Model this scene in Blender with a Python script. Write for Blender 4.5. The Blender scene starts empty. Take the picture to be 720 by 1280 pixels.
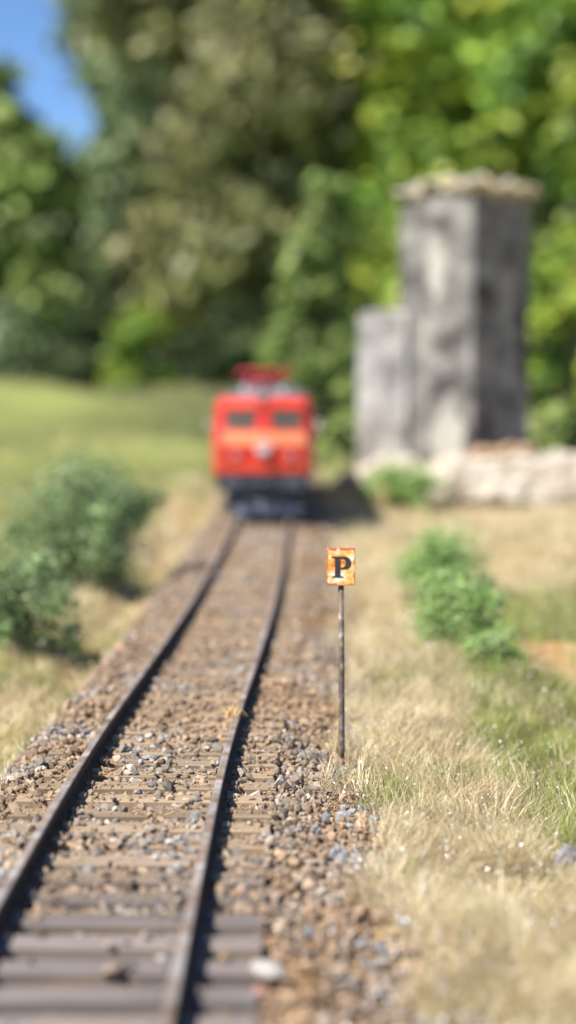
import bpy, math, random
import numpy as np
from mathutils import Vector, Matrix

# ------------------------------------------------------------------ camera, sky, sun, exposure
# A model railway in 1:87, built at its true size (track gauge 16.5 mm). All builders work in
# millimetres and the meshes are stored in metres.
S = 0.001
scene = bpy.context.scene
COL = scene.collection

FPX, HORIZON, CAM_Z = 2050.0, 475.0, 46.5          # focal length in photo pixels, horizon row, height over rail top
PITCH = math.atan((640.0 - HORIZON) / FPX)
cam_d = bpy.data.cameras.new("camera")
cam = bpy.data.objects.new("camera", cam_d)
COL.objects.link(cam)
cam.location = (0, 0, CAM_Z * S)
cam.rotation_euler = (math.pi / 2 - PITCH, 0, 0)
cam_d.sensor_fit = 'VERTICAL'
cam_d.sensor_height = 36.0
cam_d.lens = 36.0 * FPX / 1280.0
cam_d.clip_start = 0.004
cam_d.clip_end = 500.0
cam_d.dof.use_dof = True
cam_d.dof.focus_distance = 0.201
cam_d.dof.aperture_fstop = cam_d.lens / 3.3         # a 3.3 mm wide opening, as in a phone
scene.camera = cam

SUN = Vector((-0.50, -0.36, 0.79)).normalized()
world = bpy.data.worlds.new("World")
scene.world = world
world.use_nodes = True
wn = world.node_tree.nodes
wl = world.node_tree.links
bg = wn["Background"]
sky = wn.new("ShaderNodeTexSky")
sky.sky_type = 'NISHITA'
sky.sun_disc = False
sky.sun_elevation = math.asin(SUN.z)
sky.sun_rotation = math.atan2(SUN.x, SUN.y)
sky.air_density = 0.75
sky.dust_density = 0.0
sky.ozone_density = 8.0
wl.new(sky.outputs[0], bg.inputs[0])
bg.inputs[1].default_value = 0.095

sun_d = bpy.data.lights.new("sun", 'SUN')
sun_d.energy = 5.0
sun_d.angle = math.radians(0.53)
sun_d.color = (1.0, 0.94, 0.85)
sun = bpy.data.objects.new("sun", sun_d)
COL.objects.link(sun)
sun.rotation_euler = SUN.to_track_quat('Z', 'Y').to_euler()

scene.view_settings.view_transform = 'Standard'
scene.view_settings.look = 'None'
scene.view_settings.exposure = 0.85
scene.view_settings.gamma = 1.0
scene.view_settings.use_curve_mapping = False
scene.render.engine = 'CYCLES'
scene.cycles.use_denoising = True
scene.cycles.max_bounces = 8
scene.cycles.transparent_max_bounces = 8
scene.cycles.sample_clamp_indirect = 6.0

rng = np.random.default_rng(11)
random.seed(5)

# ------------------------------------------------------------------ helpers
def px(x, y, z):
    """photo pixel + height in mm (rail top = 0) -> point (x, y) in mm where that ray meets the height"""
    v = Vector(((x - 360.0) / FPX, -(y - 640.0) / FPX, -1.0))
    d = cam.rotation_euler.to_matrix() @ v
    t = (z - CAM_Z) / d.z
    return d.x * t, d.y * t

def hash3(ix, iy, iz):
    h = (ix * 374761393 + iy * 668265263 + iz * 2147483647 + 1013) & 0xffffffff
    h = ((h ^ (h >> 13)) * 1274126177) & 0xffffffff
    h = (h ^ (h >> 16)) & 0xffffffff
    h = (h * 2246822519) & 0xffffffff
    return ((h ^ (h >> 15)) & 0xffffff) / float(0xffffff)

def noise(x, y, z=0.0):
    x = np.asarray(x, float); y = np.asarray(y, float); z = np.asarray(z, float) + np.zeros_like(x)
    fx, fy, fz = np.floor(x), np.floor(y), np.floor(z)
    ix, iy, iz = fx.astype(np.int64), fy.astype(np.int64), fz.astype(np.int64)
    u, v, w = x - fx, y - fy, z - fz
    u, v, w = u*u*(3-2*u), v*v*(3-2*v), w*w*(3-2*w)
    r = 0
    for a in (0, 1):
        for b in (0, 1):
            for c in (0, 1):
                r = r + hash3(ix+a, iy+b, iz+c) * (u if a else 1-u) * (v if b else 1-v) * (w if c else 1-w)
    return r                                             # 0..1

def fbm(x, y, z=0.0, o=3):
    r, a, t = 0, 1.0, 0.0
    for k in range(o):
        r = r + a * noise(np.asarray(x) * 2**k + 17*k, np.asarray(y) * 2**k - 9*k, np.asarray(z) * 2**k)
        t += a; a *= 0.5
    return r / t

def sstep(a, b, x):                                      # works with a > b too
    t = np.clip((np.asarray(x, float) - a) / (b - a), 0, 1)
    return t * t * (3 - 2 * t)

def mesh_np(name, verts, faces, cols=None, mats=None, smooth=False):
    """verts in mm; faces: (n,3) or (n,4) array, or a list of such arrays; cols per vertex"""
    if not isinstance(faces, list):
        faces = [faces]
    me = bpy.data.meshes.new(name)
    verts = np.asarray(verts, np.float32) * S
    me.vertices.add(len(verts))
    me.vertices.foreach_set("co", verts.ravel())
    idx = np.concatenate([f.ravel() for f in faces]).astype(np.int32)
    tot = np.concatenate([np.full(len(f), f.shape[1], np.int32) for f in faces])
    st = np.concatenate([[0], np.cumsum(tot)[:-1]]).astype(np.int32)
    me.loops.add(len(idx))
    me.loops.foreach_set("vertex_index", idx)
    me.polygons.add(len(tot))
    me.polygons.foreach_set("loop_start", st)
    me.polygons.foreach_set("loop_total", tot)
    me.polygons.foreach_set("use_smooth", np.full(len(tot), smooth))
    me.update(calc_edges=True)
    if cols is not None:
        a = me.color_attributes.new("col", 'FLOAT_COLOR', 'POINT')
        c = np.ones((len(verts), 4), np.float32)
        c[:, :3] = cols
        a.data.foreach_set("color", c.ravel())
    return me

def link(name, me, mat=None, parent=None, loc=None):
    o = bpy.data.objects.new(name, me)
    COL.objects.link(o)
    if me is not None and mat is not None:
        for m in (mat if isinstance(mat, (list, tuple)) else [mat]):
            me.materials.append(m)
    if parent is not None:
        o.parent = parent
    if loc is not None:
        o.location = Vector(loc) * S
    return o

def tag(o, label=None, cat=None, group=None, kind=None):
    if label: o["label"] = label
    if cat: o["category"] = cat
    if group: o["group"] = group
    if kind: o["kind"] = kind
    return o

def thing(name, label, cat, loc, rz=0.0, group=None):
    o = bpy.data.objects.new(name, None)
    o.empty_display_size = 0.01
    COL.objects.link(o)
    o.location = Vector(loc) * S
    o.rotation_euler = (0, 0, rz)
    return tag(o, label, cat, group)

class MB:
    """collects boxes, tubes, lathes and prisms (mm) for one mesh"""
    def __init__(s):
        s.v, s.f = [], []
    def add(s, v, f):
        n = len(s.v)
        s.v += [tuple(p) for p in v]
        s.f += [tuple(i + n for i in q) for q in f]
        return s
    def box(s, x0, x1, y0, y1, z0, z1, b=0.0):
        if b <= 0:
            v = [(x, y, z) for z in (z0, z1) for y in (y0, y1) for x in (x0, x1)]
            return s.add(v, [(0,2,3,1), (4,5,7,6), (0,1,5,4), (2,6,7,3), (0,4,6,2), (1,3,7,5)])
        # chamfered box: three nested rectangles
        v, f = [], []
        rings = [(b, b, z0), (0, 0, z0 + b), (0, 0, z1 - b), (b, b, z1)]
        for (ix, iy, z) in rings:
            X0, X1, Y0, Y1 = x0 + ix, x1 - ix, y0 + iy, y1 - iy
            c = b * 0.6
            v += [(X0 + c, Y0, z), (X1 - c, Y0, z), (X1, Y0 + c, z), (X1, Y1 - c, z),
                  (X1 - c, Y1, z), (X0 + c, Y1, z), (X0, Y1 - c, z), (X0, Y0 + c, z)]
        for r in range(3):
            for k in range(8):
                f.append((r*8 + k, r*8 + (k+1) % 8, r*8 + 8 + (k+1) % 8, r*8 + 8 + k))
        f.append(tuple(range(7, -1, -1)))
        f.append(tuple(range(24, 32)))
        return s.add(v, f)
    def tube(s, pts, rad, n=8, cap=True):
        pts = [Vector(p) for p in pts]
        if not isinstance(rad, (list, tuple)):
            rad = [rad] * len(pts)
        v, f = [], []
        for i, p in enumerate(pts):
            t = (pts[min(i+1, len(pts)-1)] - pts[max(i-1, 0)]).normalized()
            a = t.cross(Vector((0, 0, 1)) if abs(t.z) < 0.9 else Vector((1, 0, 0))).normalized()
            b = t.cross(a)
            for k in range(n):
                w = 2 * math.pi * k / n
                v.append(p + (a * math.cos(w) + b * math.sin(w)) * rad[i])
        for i in range(len(pts) - 1):
            for k in range(n):
                f.append((i*n + k, i*n + (k+1) % n, (i+1)*n + (k+1) % n, (i+1)*n + k))
        if cap:
            f.append(tuple(range(n-1, -1, -1)))
            f.append(tuple(range((len(pts)-1)*n, len(pts)*n)))
        return s.add(v, f)
    def prism(s, poly, y0, y1):
        """polygon in XZ pushed along Y"""
        n = len(poly)
        v = [(x, y0, z) for x, z in poly] + [(x, y1, z) for x, z in poly]
        f = [tuple(range(n)), tuple(range(2*n-1, n-1, -1))]
        f += [(k, k + n, (k+1) % n + n, (k+1) % n) for k in range(n)]
        return s.add(v, f)
    def mesh(s, name, smooth=False):
        me = bpy.data.meshes.new(name)
        me.from_pydata([tuple(c * S for c in p) for p in s.v], [], s.f)
        if smooth:
            me.polygons.foreach_set("use_smooth", [True] * len(me.polygons))
        me.update()
        return me
    def build(s, name, mat, parent=None, loc=None, smooth=False):
        return link(name, s.mesh(name, smooth), mat, parent, loc)

# ------------------------------------------------------------------ materials
def mat(name, base=(0.5, 0.5, 0.5), rough=0.7, metal=0.0, spec=0.5):
    m = bpy.data.materials.new(name)
    m.use_nodes = True
    b = m.node_tree.nodes["Principled BSDF"]
    b.inputs["Base Color"].default_value = (*base, 1)
    b.inputs["Roughness"].default_value = rough
    b.inputs["Metallic"].default_value = metal
    b.inputs["Specular IOR Level"].default_value = spec
    return m

def N(m, t, **kw):
    n = m.node_tree.nodes.new(t)
    for k, v in kw.items():
        setattr(n, k, v)
    return n

def noise_ramp(m, scale, stops, detail=5.0, coord="Object", dist=0.0, rough=0.6):
    L = m.node_tree.links
    tc = N(m, "ShaderNodeTexCoord")
    n = N(m, "ShaderNodeTexNoise")
    n.inputs["Scale"].default_value = scale
    n.inputs["Detail"].default_value = detail
    n.inputs["Roughness"].default_value = rough
    n.inputs["Distortion"].default_value = dist
    L.new(tc.outputs[coord], n.inputs["Vector"])
    r = N(m, "ShaderNodeValToRGB")
    el = r.color_ramp.elements
    while len(el) < len(stops):
        el.new(0.5)
    for e, (p, c) in zip(el, stops):
        e.position = p
        e.color = (*c, 1) if len(c) == 3 else c
    L.new(n.outputs["Fac"], r.inputs[0])
    return n, r

def mixc(m, mode, fac, a, b):
    L = m.node_tree.links
    x = N(m, "ShaderNodeMix", data_type='RGBA', blend_type=mode)
    x.clamp_result = False
    for sock, val in ((x.inputs[0], fac), (x.inputs[6], a), (x.inputs[7], b)):
        if hasattr(val, "links") or isinstance(val, bpy.types.NodeSocket):
            L.new(val, sock)
        elif isinstance(val, (int, float)):
            sock.default_value = val
        else:
            sock.default_value = (*val, 1)
    return x.outputs[2]

def bump(m, height, strength, dist):
    b = N(m, "ShaderNodeBump")
    b.inputs["Strength"].default_value = strength
    b.inputs["Distance"].default_value = dist
    m.node_tree.links.new(height, b.inputs["Height"])
    m.node_tree.links.new(b.outputs[0], m.node_tree.nodes["Principled BSDF"].inputs["Normal"])

def setc(m, sock, inp="Base Color"):
    m.node_tree.links.new(sock, m.node_tree.nodes["Principled BSDF"].inputs[inp])

def attr(m, name="col"):
    a = N(m, "ShaderNodeAttribute")
    a.attribute_name = name
    return a.outputs["Color"]

def simple(name, base, rough=0.7, metal=0.0, var=0.25, scale=400.0, spec=0.5):
    """paint or plastic with a little grime in it"""
    m = mat(name, base, rough, metal, spec)
    lo = tuple(c * (1 - var) for c in base); hi = tuple(min(1, c * (1 + var)) for c in base)
    n, r = noise_ramp(m, scale, [(0.3, lo), (0.7, hi)])
    setc(m, r.outputs[0])
    return m

def vert_mat(name, rough, spec=0.3, trans=0.0, nscale=None):
    """colour carried by each piece of the mesh itself"""
    m = mat(name, (0.3, 0.3, 0.3), rough, 0, spec)
    c = attr(m)
    if nscale:
        n, r = noise_ramp(m, nscale, [(0.3, (0.72, 0.72, 0.72)), (0.7, (1.25, 1.22, 1.18))], detail=4)
        c = mixc(m, 'MULTIPLY', 1.0, c, r.outputs[0])
        bump(m, n.outputs["Fac"], 0.5, 0.00012)
    setc(m, c)
    if trans > 0:
        L = m.node_tree.links
        t = N(m, "ShaderNodeBsdfTranslucent")
        L.new(c, t.inputs[0])
        x = N(m, "ShaderNodeMixShader")
        x.inputs[0].default_value = trans
        b = m.node_tree.nodes["Principled BSDF"]
        L.new(b.outputs[0], x.inputs[1]); L.new(t.outputs[0], x.inputs[2])
        L.new(x.outputs[0], m.node_tree.nodes["Material Output"].inputs[0])
    return m

# ------------------------------------------------------------------ the lie of the land (mm)
CY = np.array([-400, 60, 118, 152, 183, 214, 231, 271, 334, 418, 530, 700, 900, 1100, 1300.0])
CX = np.array([-19.0, -18.0, -17.6, -17.2, -16.9, -16.3, -15.7, -14.1, -12.0, -10.1, -8.8, -7.6, -6.2, -4.5, -2.5])
_p = np.polyfit(CY[1:12], CX[1:12], 4)
_ty = np.arange(-400, 1301, 2.0)
_tc = np.interp(_ty, CY, CX)
_k = np.exp(-np.linspace(-2, 2, 41)**2); _k /= _k.sum()
_tcs = np.convolve(np.pad(_tc, 20, mode='edge'), _k, mode='valid')
def cline(y):
    return np.interp(y, _ty, _tcs)

TOWER = (77.5, 690.0)
def ground_h(x, y):
    x = np.asarray(x, float); y = np.asarray(y, float)
    d = x - cline(y)
    near = 1 - sstep(1200, 2200, y)
    track = sstep(-60, 0, y + 0) * (1 - sstep(1150, 1300, y))
    base = -6.2 + (fbm(x / 34, y / 40, 3.1) - 0.5) * 5.5 * near + (fbm(x / 400, y / 400, 8.0, 2) - 0.5) * 22 * sstep(900, 2500, y)
    # right side: dry bank a little higher than the lawn beside it
    base = base + 1.4 * np.exp(-((d - 36) / 12.0)**2) * near
    # left side: the bank falls into a shallow ditch, then rises to the meadow
    base = base - 3.6 * np.exp(-((d + 27) / 5.5)**2) * near
    base = base + 3.0 * np.exp(-((d + 42) / 14.0)**2) * sstep(380, 520, y) * near
    base = base + 3.5 * np.exp(-((y - 500) / 26.0)**2) * sstep(28, 55, d) * near
    # track bed
    bed = -3.5 + (fbm(x / 3.1, y / 3.1, 1.7) - 0.5) * 0.7
    bed = bed - 1.2 * (1 - sstep(128, 152, y)) * (1 - sstep(13, 16, np.abs(d)))     # sleepers stand clear at the near end
    bed = bed - 0.9 * sstep(16, 24, np.abs(d))
    edge_r = sstep(21, 28, d); edge_l = sstep(17.5, 24, -d)
    w = np.where(d > 0, edge_r, edge_l)
    near_h = bed * (1 - w) + base * w
    h = near_h * track + base * (1 - track)
    # rough bank rising to the left behind the layout
    h = h + 46 * np.exp(-((y - 2300) / 800.0)**2) * sstep(-120, -460, x) + 6 * np.exp(-((y - 1000) / 160.0)**2) * sstep(-40, -140, x)
    # mound under the ruined tower
    r = np.hypot((x - TOWER[0] - 12) / 85.0, (y - TOWER[1] - 38) / 52.0)
    h = h + 7.0 * (1 - sstep(0.55, 1.15, r))
    return h

def green_mask(x, y):
    """1 = green grass, 0 = dry straw"""
    n = fbm(x / 22.0, y / 30.0, 5.5)
    n2 = fbm(x / 6.0, y / 6.0, 9.5, 2)
    d = x - cline(y)
    right = sstep(-2.5, 4.0, x - (27.5 + (n - 0.5) * 22)) * sstep(160, 185, y) * (1 - sstep(360, 430, y))
    right = np.maximum(right, sstep(0.56, 0.66, n) * 0.6 * (d > 24))
    left = sstep(0.54, 0.66, n + 0.10 * sstep(30, 52, np.abs(d))) * 0.85
    left = np.maximum(left, sstep(40, 50, -d + (n - 0.5) * 26) * 0.95)
    far = sstep(760, 900, y + (n - 0.5) * 200)
    return np.clip(np.maximum(np.where(d > 0, right, left), far) + (n2 - 0.5) * 0.25, 0, 1)

def soil_mask(x, y):
    n = fbm(x / 9.0, y / 12.0, 2.2)
    a = np.exp(-(((x - 52) / 12.0)**2 + ((y - 305) / 36.0)**2))
    return np.clip(sstep(0.35, 0.6, a + (n - 0.5) * 0.5), 0, 1)

# ground: one sheet, fine along the track, ever coarser to the horizon
def axis(lo, hi, step, out_lo, out_hi, g=1.16):
    a = list(np.arange(lo, hi + step / 2, step))
    s = step
    while a[-1] < out_hi:
        s *= g; a.append(a[-1] + s)
    s = step
    pre = []
    x = lo
    while x > out_lo:
        s *= g; x -= s; pre.append(x)
    return np.array(pre[::-1] + a)
gx = axis(-80, 110, 1.0, -60000, 60000)
gy = axis(60, 520, 1.4, -40000, 90000, 1.045)
GX, GY = np.meshgrid(gx, gy)
GH = ground_h(GX, GY)
nx, ny = len(gx), len(gy)
ii = np.arange(nx * ny).reshape(ny, nx)
gf = np.stack([ii[:-1, :-1].ravel(), ii[:-1, 1:].ravel(), ii[1:, 1:].ravel(), ii[1:, :-1].ravel()], 1)
xx, yy = GX.ravel(), GY.ravel()
dd = np.abs(xx - cline(yy))
gm = green_mask(xx, yy)[:, None]
bedm = ((1 - sstep(18 + 5 * (1 - sstep(140, 195, yy)), 25 + 6 * (1 - sstep(140, 195, yy)), dd)) * (1 - sstep(1150, 1300, yy)))[:, None]
n1 = fbm(xx / 7, yy / 9, 4.0)[:, None]
dry = np.array([0.40, 0.31, 0.17]) * (0.75 + 0.5 * n1)
grn = np.array([0.24, 0.27, 0.08]) * (0.7 + 0.6 * n1)
mv = fbm(xx / 160, yy / 600, 14.0)[:, None]
grn = grn * (0.25 + 1.1 * mv)
bed = np.array([0.23, 0.145, 0.078]) * (0.7 + 0.6 * n1)
soil = np.array([0.44, 0.25, 0.13]) * (0.8 + 0.4 * n1)
gc = dry * (1 - gm) + grn * gm
sm = soil_mask(xx, yy)[:, None] * (1 - sstep(600, 700, yy))[:, None]
gc = gc * (1 - sm) + soil * sm
gc = gc * (1 - bedm) + bed * bedm
M_ground = mat("earth_and_turf", rough=0.95, spec=0.15)
n_, r_ = noise_ramp(M_ground, 900.0, [(0.3, (0.65, 0.65, 0.62)), (0.7, (1.3, 1.28, 1.2))], detail=6)
setc(M_ground, mixc(M_ground, 'MULTIPLY', 1.0, attr(M_ground), r_.outputs[0]))
bump(M_ground, n_.outputs["Fac"], 0.7, 0.0005)
ground = link("ground", mesh_np("ground", np.stack([xx, yy, GH.ravel()], 1), gf, gc, smooth=True), M_ground)
tag(ground, kind="structure")

# ------------------------------------------------------------------ track: two rails and every sleeper
RAIL_H, GAUGE, HEAD = 2.4, 16.5, 0.95
M_head = mat("rail_head_steel", (0.32, 0.30, 0.29), 0.38, 0.3)
n_, r_ = noise_ramp(M_head, 260.0, [(0.36, (0.20, 0.125, 0.08)), (0.5, (0.29, 0.225, 0.175)), (0.64, (0.40, 0.37, 0.35))], detail=6)
setc(M_head, r_.outputs[0])
n2_, r2_ = noise_ramp(M_head, 500.0, [(0.35, (0.6, 0.6, 0.6)), (0.7, (0.3, 0.3, 0.3))])
setc(M_head, r2_.outputs[0], "Roughness")
n3_, r3_ = noise_ramp(M_head, 180.0, [(0.4, (0.0, 0.0, 0.0)), (0.6, (0.3, 0.3, 0.3))])
setc(M_head, r3_.outputs[0], "Metallic")
M_rail = mat("rail_rust", rough=0.85, spec=0.2)
n_, r_ = noise_ramp(M_rail, 900.0, [(0.3, (0.045, 0.028, 0.018)), (0.7, (0.14, 0.085, 0.05))], detail=6)
setc(M_rail, r_.outputs[0]); bump(M_rail, n_.outputs["Fac"], 0.4, 0.0001)

M_sleeper = mat("weathered_sleeper", rough=0.75, spec=0.3)
oi = N(M_sleeper, "ShaderNodeObjectInfo")
n_, r_ = noise_ramp(M_sleeper, 700.0, [(0.25, (0.6, 0.6, 0.6)), (0.75, (1.35, 1.3, 1.25))], detail=6)
mp = N(M_sleeper, "ShaderNodeMapping")
mp.inputs["Scale"].default_value = (0.12, 1.0, 1.0)
cmb = N(M_sleeper, "ShaderNodeVectorMath", operation='ADD')
tc_ = [n for n in M_sleeper.node_tree.nodes if n.type == 'TEX_COORD'][0]
M_sleeper.node_tree.links.new(tc_.outputs["Object"], mp.inputs[0])
M_sleeper.node_tree.links.new(mp.outputs[0], cmb.inputs[0])
M_sleeper.node_tree.links.new(oi.outputs["Location"], cmb.inputs[1])
M_sleeper.node_tree.links.new(cmb.outputs[0], n_.inputs["Vector"])
base_ = mixc(M_sleeper, 'MULTIPLY', 1.0, oi.outputs["Color"], r_.outputs[0])
nd, rd = noise_ramp(M_sleeper, 330.0, [(0.52, (0, 0, 0)), (0.68, (1, 1, 1))], detail=4)
M_sleeper.node_tree.links.new(cmb.outputs[0], nd.inputs["Vector"])
dustf = N(M_sleeper, "ShaderNodeMath", operation='MULTIPLY')
M_sleeper.node_tree.links.new(rd.outputs[0], dustf.inputs[0])
dustf.inputs[1].default_value = 0.45
setc(M_sleeper, mixc(M_sleeper, 'MIX', dustf.outputs[0], base_, (0.36, 0.27, 0.18)))
bump(M_sleeper, n_.outputs["Fac"], 0.5, 0.00015)

track = thing("railway_track", "single railway track with rusty rails on closely spaced sleepers", "railway track", (float(cline(60)), 60, -4.4))
ys = np.arange(20, 1121, 4.0)
sec = [(-0.475, -0.12), (-0.36, 0.0), (0.36, 0.0), (0.475, -0.12), (0.475, -0.55), (0.16, -0.85), (0.16, -1.85), (0.95, -2.15), (0.95, -RAIL_H),
       (-0.95, -RAIL_H), (-0.95, -2.15), (-0.16, -1.85), (-0.16, -0.85), (-0.475, -0.55)]
for side in (-1, 1):
    c = cline(ys)
    tx = np.gradient(c, ys)
    V = []
    for y, cx, t in zip(ys, c, tx):
        L_ = math.hypot(1, t)
        nxv, nyv = 1 / L_, -t / L_
        off = side * (GAUGE / 2 + 0.475)
        for (sx, sz) in sec:
            V.append((cx + nxv * (off + sx), y + nyv * (off + sx), sz))
    n = len(sec)
    F = []
    for i in range(len(ys) - 1):
        for k in range(n):
            F.append((i*n + k, i*n + (k+1) % n, (i+1)*n + (k+1) % n, (i+1)*n + k))
    V = np.array(V) - np.array([float(cline(60)), 60, -4.4])
    me = mesh_np("rail", V, np.array(F)[:, ::-1])
    r = link("rail", me, [M_rail, M_head], track)
    mi = np.zeros(len(F), np.int32)
    kk = np.arange(len(F)) % n
    mi[(kk <= 2)] = 1
    me.polygons.foreach_set("material_index", mi)

SL = 30.0
def sleeper_mesh(seed):
    b = MB()
    rr = random.Random(seed)
    b.box(-SL/2 + rr.uniform(-.25, .25), SL/2 + rr.uniform(-.25, .25), -1.6, 1.6, -1.95, 0.0, 0.14)
    for s in (-1, 1):                                     # rail chairs moulded on the sleeper
        for k in (-1, 1):
            xc = s * (GAUGE/2 + 0.475) + k * 1.35
            b.box(xc - 0.45, xc + 0.45, -0.75, 0.75, -0.02, 0.42, 0.1)
    return b.mesh("sleeper")
sl_meshes = [sleeper_mesh(i) for i in range(4)]
for m_ in sl_meshes:
    m_.materials.append(M_sleeper)
SP = 6.15
sleeper_y = np.arange(60.0, 1110, SP)
for i, y in enumerate(sleeper_y):
    rr = random.Random(i * 7 + 1)
    o = bpy.data.objects.new("sleeper", sl_meshes[i % 4])
    COL.objects.link(o)
    o.parent = track
    t = float((cline(y + 3) - cline(y - 3)) / 6)
    o.location = Vector((float(cline(y)) - float(cline(60)) + rr.uniform(-.25, .25), y - 60 + rr.uniform(-.2, .2), -RAIL_H + 4.4 + rr.uniform(-.06, .03))) * S
    o.rotation_euler = (0, 0, -math.atan(t) + rr.uniform(-.012, .012))
    far = float(sstep(140, 185, y))
    a = np.array([0.21, 0.187, 0.18]); b2 = np.array([0.40, 0.285, 0.165])
    b2 = b2 * (1 - (q := rr.uniform(0, 0.6))) + np.array([0.30, 0.255, 0.205]) * q
    c = (a * 0.9 * (1 - far) + b2 * 0.84 * far) * rr.uniform(0.7, 1.1)
    o.color = (*c, 1)

# ------------------------------------------------------------------ ballast: loose stones, one mass
phi = (1 + 5 ** 0.5) / 2
ICO_V = np.array([(-1, phi, 0), (1, phi, 0), (-1, -phi, 0), (1, -phi, 0), (0, -1, phi), (0, 1, phi), (0, -1, -phi), (0, 1, -phi),
                  (phi, 0, -1), (phi, 0, 1), (-phi, 0, -1), (-phi, 0, 1)]) / math.hypot(1, phi)
ICO_F = np.array([(0,11,5),(0,5,1),(0,1,7),(0,7,10),(0,10,11),(1,5,9),(5,11,4),(11,10,2),(10,7,6),(7,1,8),
                  (3,9,4),(3,4,2),(3,2,6),(3,6,8),(3,8,9),(4,9,5),(2,4,11),(6,2,10),(8,6,7),(9,8,1)])

def stones(pos, rad, cols, flat=(0.6, 1.0)):
    n = len(pos)
    base = np.repeat(ICO_V[None], n, 0)
    base = base * (1 + rng.uniform(-0.42, 0.36, (n, 12, 1)))
    sc = np.stack([rng.uniform(0.7, 1.35, n), rng.uniform(0.7, 1.2, n), rng.uniform(*flat, n)], 1)
    base = base * sc[:, None, :]
    q = rng.normal(size=(n, 4)); q /= np.linalg.norm(q, axis=1, keepdims=True)
    w, x, y, z = q.T
    R = np.stack([1-2*(y*y+z*z), 2*(x*y-z*w), 2*(x*z+y*w), 2*(x*y+z*w), 1-2*(x*x+z*z), 2*(y*z-x*w),
                  2*(x*z-y*w), 2*(y*z+x*w), 1-2*(x*x+y*y)], 1).reshape(n, 3, 3)
    base = np.einsum('nij,nkj->nki', R, base) * np.asarray(rad)[:, None, None] + np.asarray(pos)[:, None, :]
    F = (ICO_F[None] + (np.arange(n) * 12)[:, None, None]).reshape(-1, 3)
    C = np.repeat(cols, 12, axis=0)
    return base.reshape(-1, 3), F, C

PAL = np.array([(0.34, 0.27, 0.205), (0.40, 0.29, 0.19), (0.25, 0.22, 0.195), (0.44, 0.34, 0.24), (0.29, 0.285, 0.29), (0.37, 0.37, 0.385),
                (0.19, 0.15, 0.125), (0.45, 0.24, 0.155), (0.52, 0.47, 0.40)])
PW = np.array([.20, .18, .16, .13, .10, .07, .08, .05, .03])

def scatter_ballast(y0, y1, dmin, dmax, per_mm2, rmin, rmax):
    n = int((y1 - y0) * (dmax - dmin) * per_mm2)
    y = rng.uniform(y0, y1, n)
    d = rng.uniform(dmin, dmax, n)
    x = cline(y) + d
    rad = rmin + (rmax - rmin) * rng.beta(1.2, 3.4, n)
    # keep clear of rails
    dr = np.abs(np.abs(d) - (GAUGE/2 + 0.475))
    keep = dr > 0.75 + rad * 0.7
    # few on the sleepers
    ph = np.abs(((y - 60.0) / SP) - np.round((y - 60.0) / SP)) * SP
    on = (ph < 1.75) & (np.abs(d) < SL/2 + 0.4)
    cov = 0.06 + 0.13 * sstep(150, 240, y) + 0.08 * sstep(240, 420, y)
    cov = cov + 0.45 * sstep(0.56, 0.72, fbm(x / 7, y / 9, 6.0, 2)) * sstep(140, 175, y)
    keep &= (~on) | (rng.random(n) < cov)
    # bare near end: only a few crumbs between the sleepers
    clear = (y < 146 + 6 * noise(x / 4, y / 4, 2.0)) & (np.abs(d) < SL/2 + 0.8)
    keep &= (~clear) | (rng.random(n) < 0.16)
    # ragged outer edges
    e = np.where(d > 0, 17.5 + 7 * (1 - sstep(140, 195, y)) + 13 * fbm(x / 8, y / 10, 7.7, 2) - d, 14.5 + 13 * fbm(x / 8, y / 10, 1.2, 2) + d)
    keep &= rng.random(n) < sstep(-3.5, 1.5, e)
    # dusty strips with fewer stones right of the track
    dust = sstep(0.54, 0.66, fbm(x / 9, y / 12, 3.3, 2) + 0.06) * (d > 11)
    keep &= rng.random(n) > dust * 0.75
    x, y, d, rad, on, ph = (a[keep] for a in (x, y, d, rad, on, ph))
    h = ground_h(x, y)
    top = np.where(on, -RAIL_H + rad * 0.45, h + rad * rng.uniform(0.15, 1.5, len(x)))
    top = np.where((~on) & (np.abs(d) < SL/2) & (y > 150), np.minimum(top, -RAIL_H - 0.15 + 0.75 * (rng.random(len(x)) < 0.9 * sstep(0.5, 0.68, fbm(x / 5, y / 5, 61.0, 2)))), top)
    ci = rng.choice(len(PAL), len(x), p=PW / PW.sum())
    c = PAL[ci]
    # grey stones between the rails further up, brown dust nearer and at the rails
    grey = (sstep(0.40, 0.58, fbm(x / 11, y / 17, 4.4, 2)) * (0.35 + 0.5 * (np.abs(d) < 7)))[:, None]
    c = c * (1 - grey) + np.array([0.34, 0.325, 0.32]) * grey
    brown = np.clip(sstep(0.42, 0.6, fbm(x / 8, y / 12, 12.4, 2)) * 0.75 + 0.3 * sstep(6, 12, d), 0, 0.9)[:, None]
    c = c * (1 - brown) + np.array([0.35, 0.225, 0.125]) * brown
    c = (c * 0.85 + c.mean(1, keepdims=True) * 0.15) * np.array([0.79, 0.785, 0.76])
    c = c * np.exp(rng.normal(0.02, 0.3, (len(x), 1)))
    return np.stack([x, y, top], 1), rad, c
batches = [scatter_ballast(100, 300, -28, 36, 4.3, 0.20, 0.86), scatter_ballast(300, 520, -28, 30, 1.3, 0.3, 0.85),
           scatter_ballast(520, 900, -26, 28, 0.35, 0.5, 1.1), scatter_ballast(60, 100, -26, 28, 0.7, 0.4, 0.9)]
P = np.concatenate([b[0] for b in batches]); R_ = np.concatenate([b[1] for b in batches]); C_ = np.concatenate([b[2] for b in batches])
V, F, C = stones(P, R_, C_)
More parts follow.
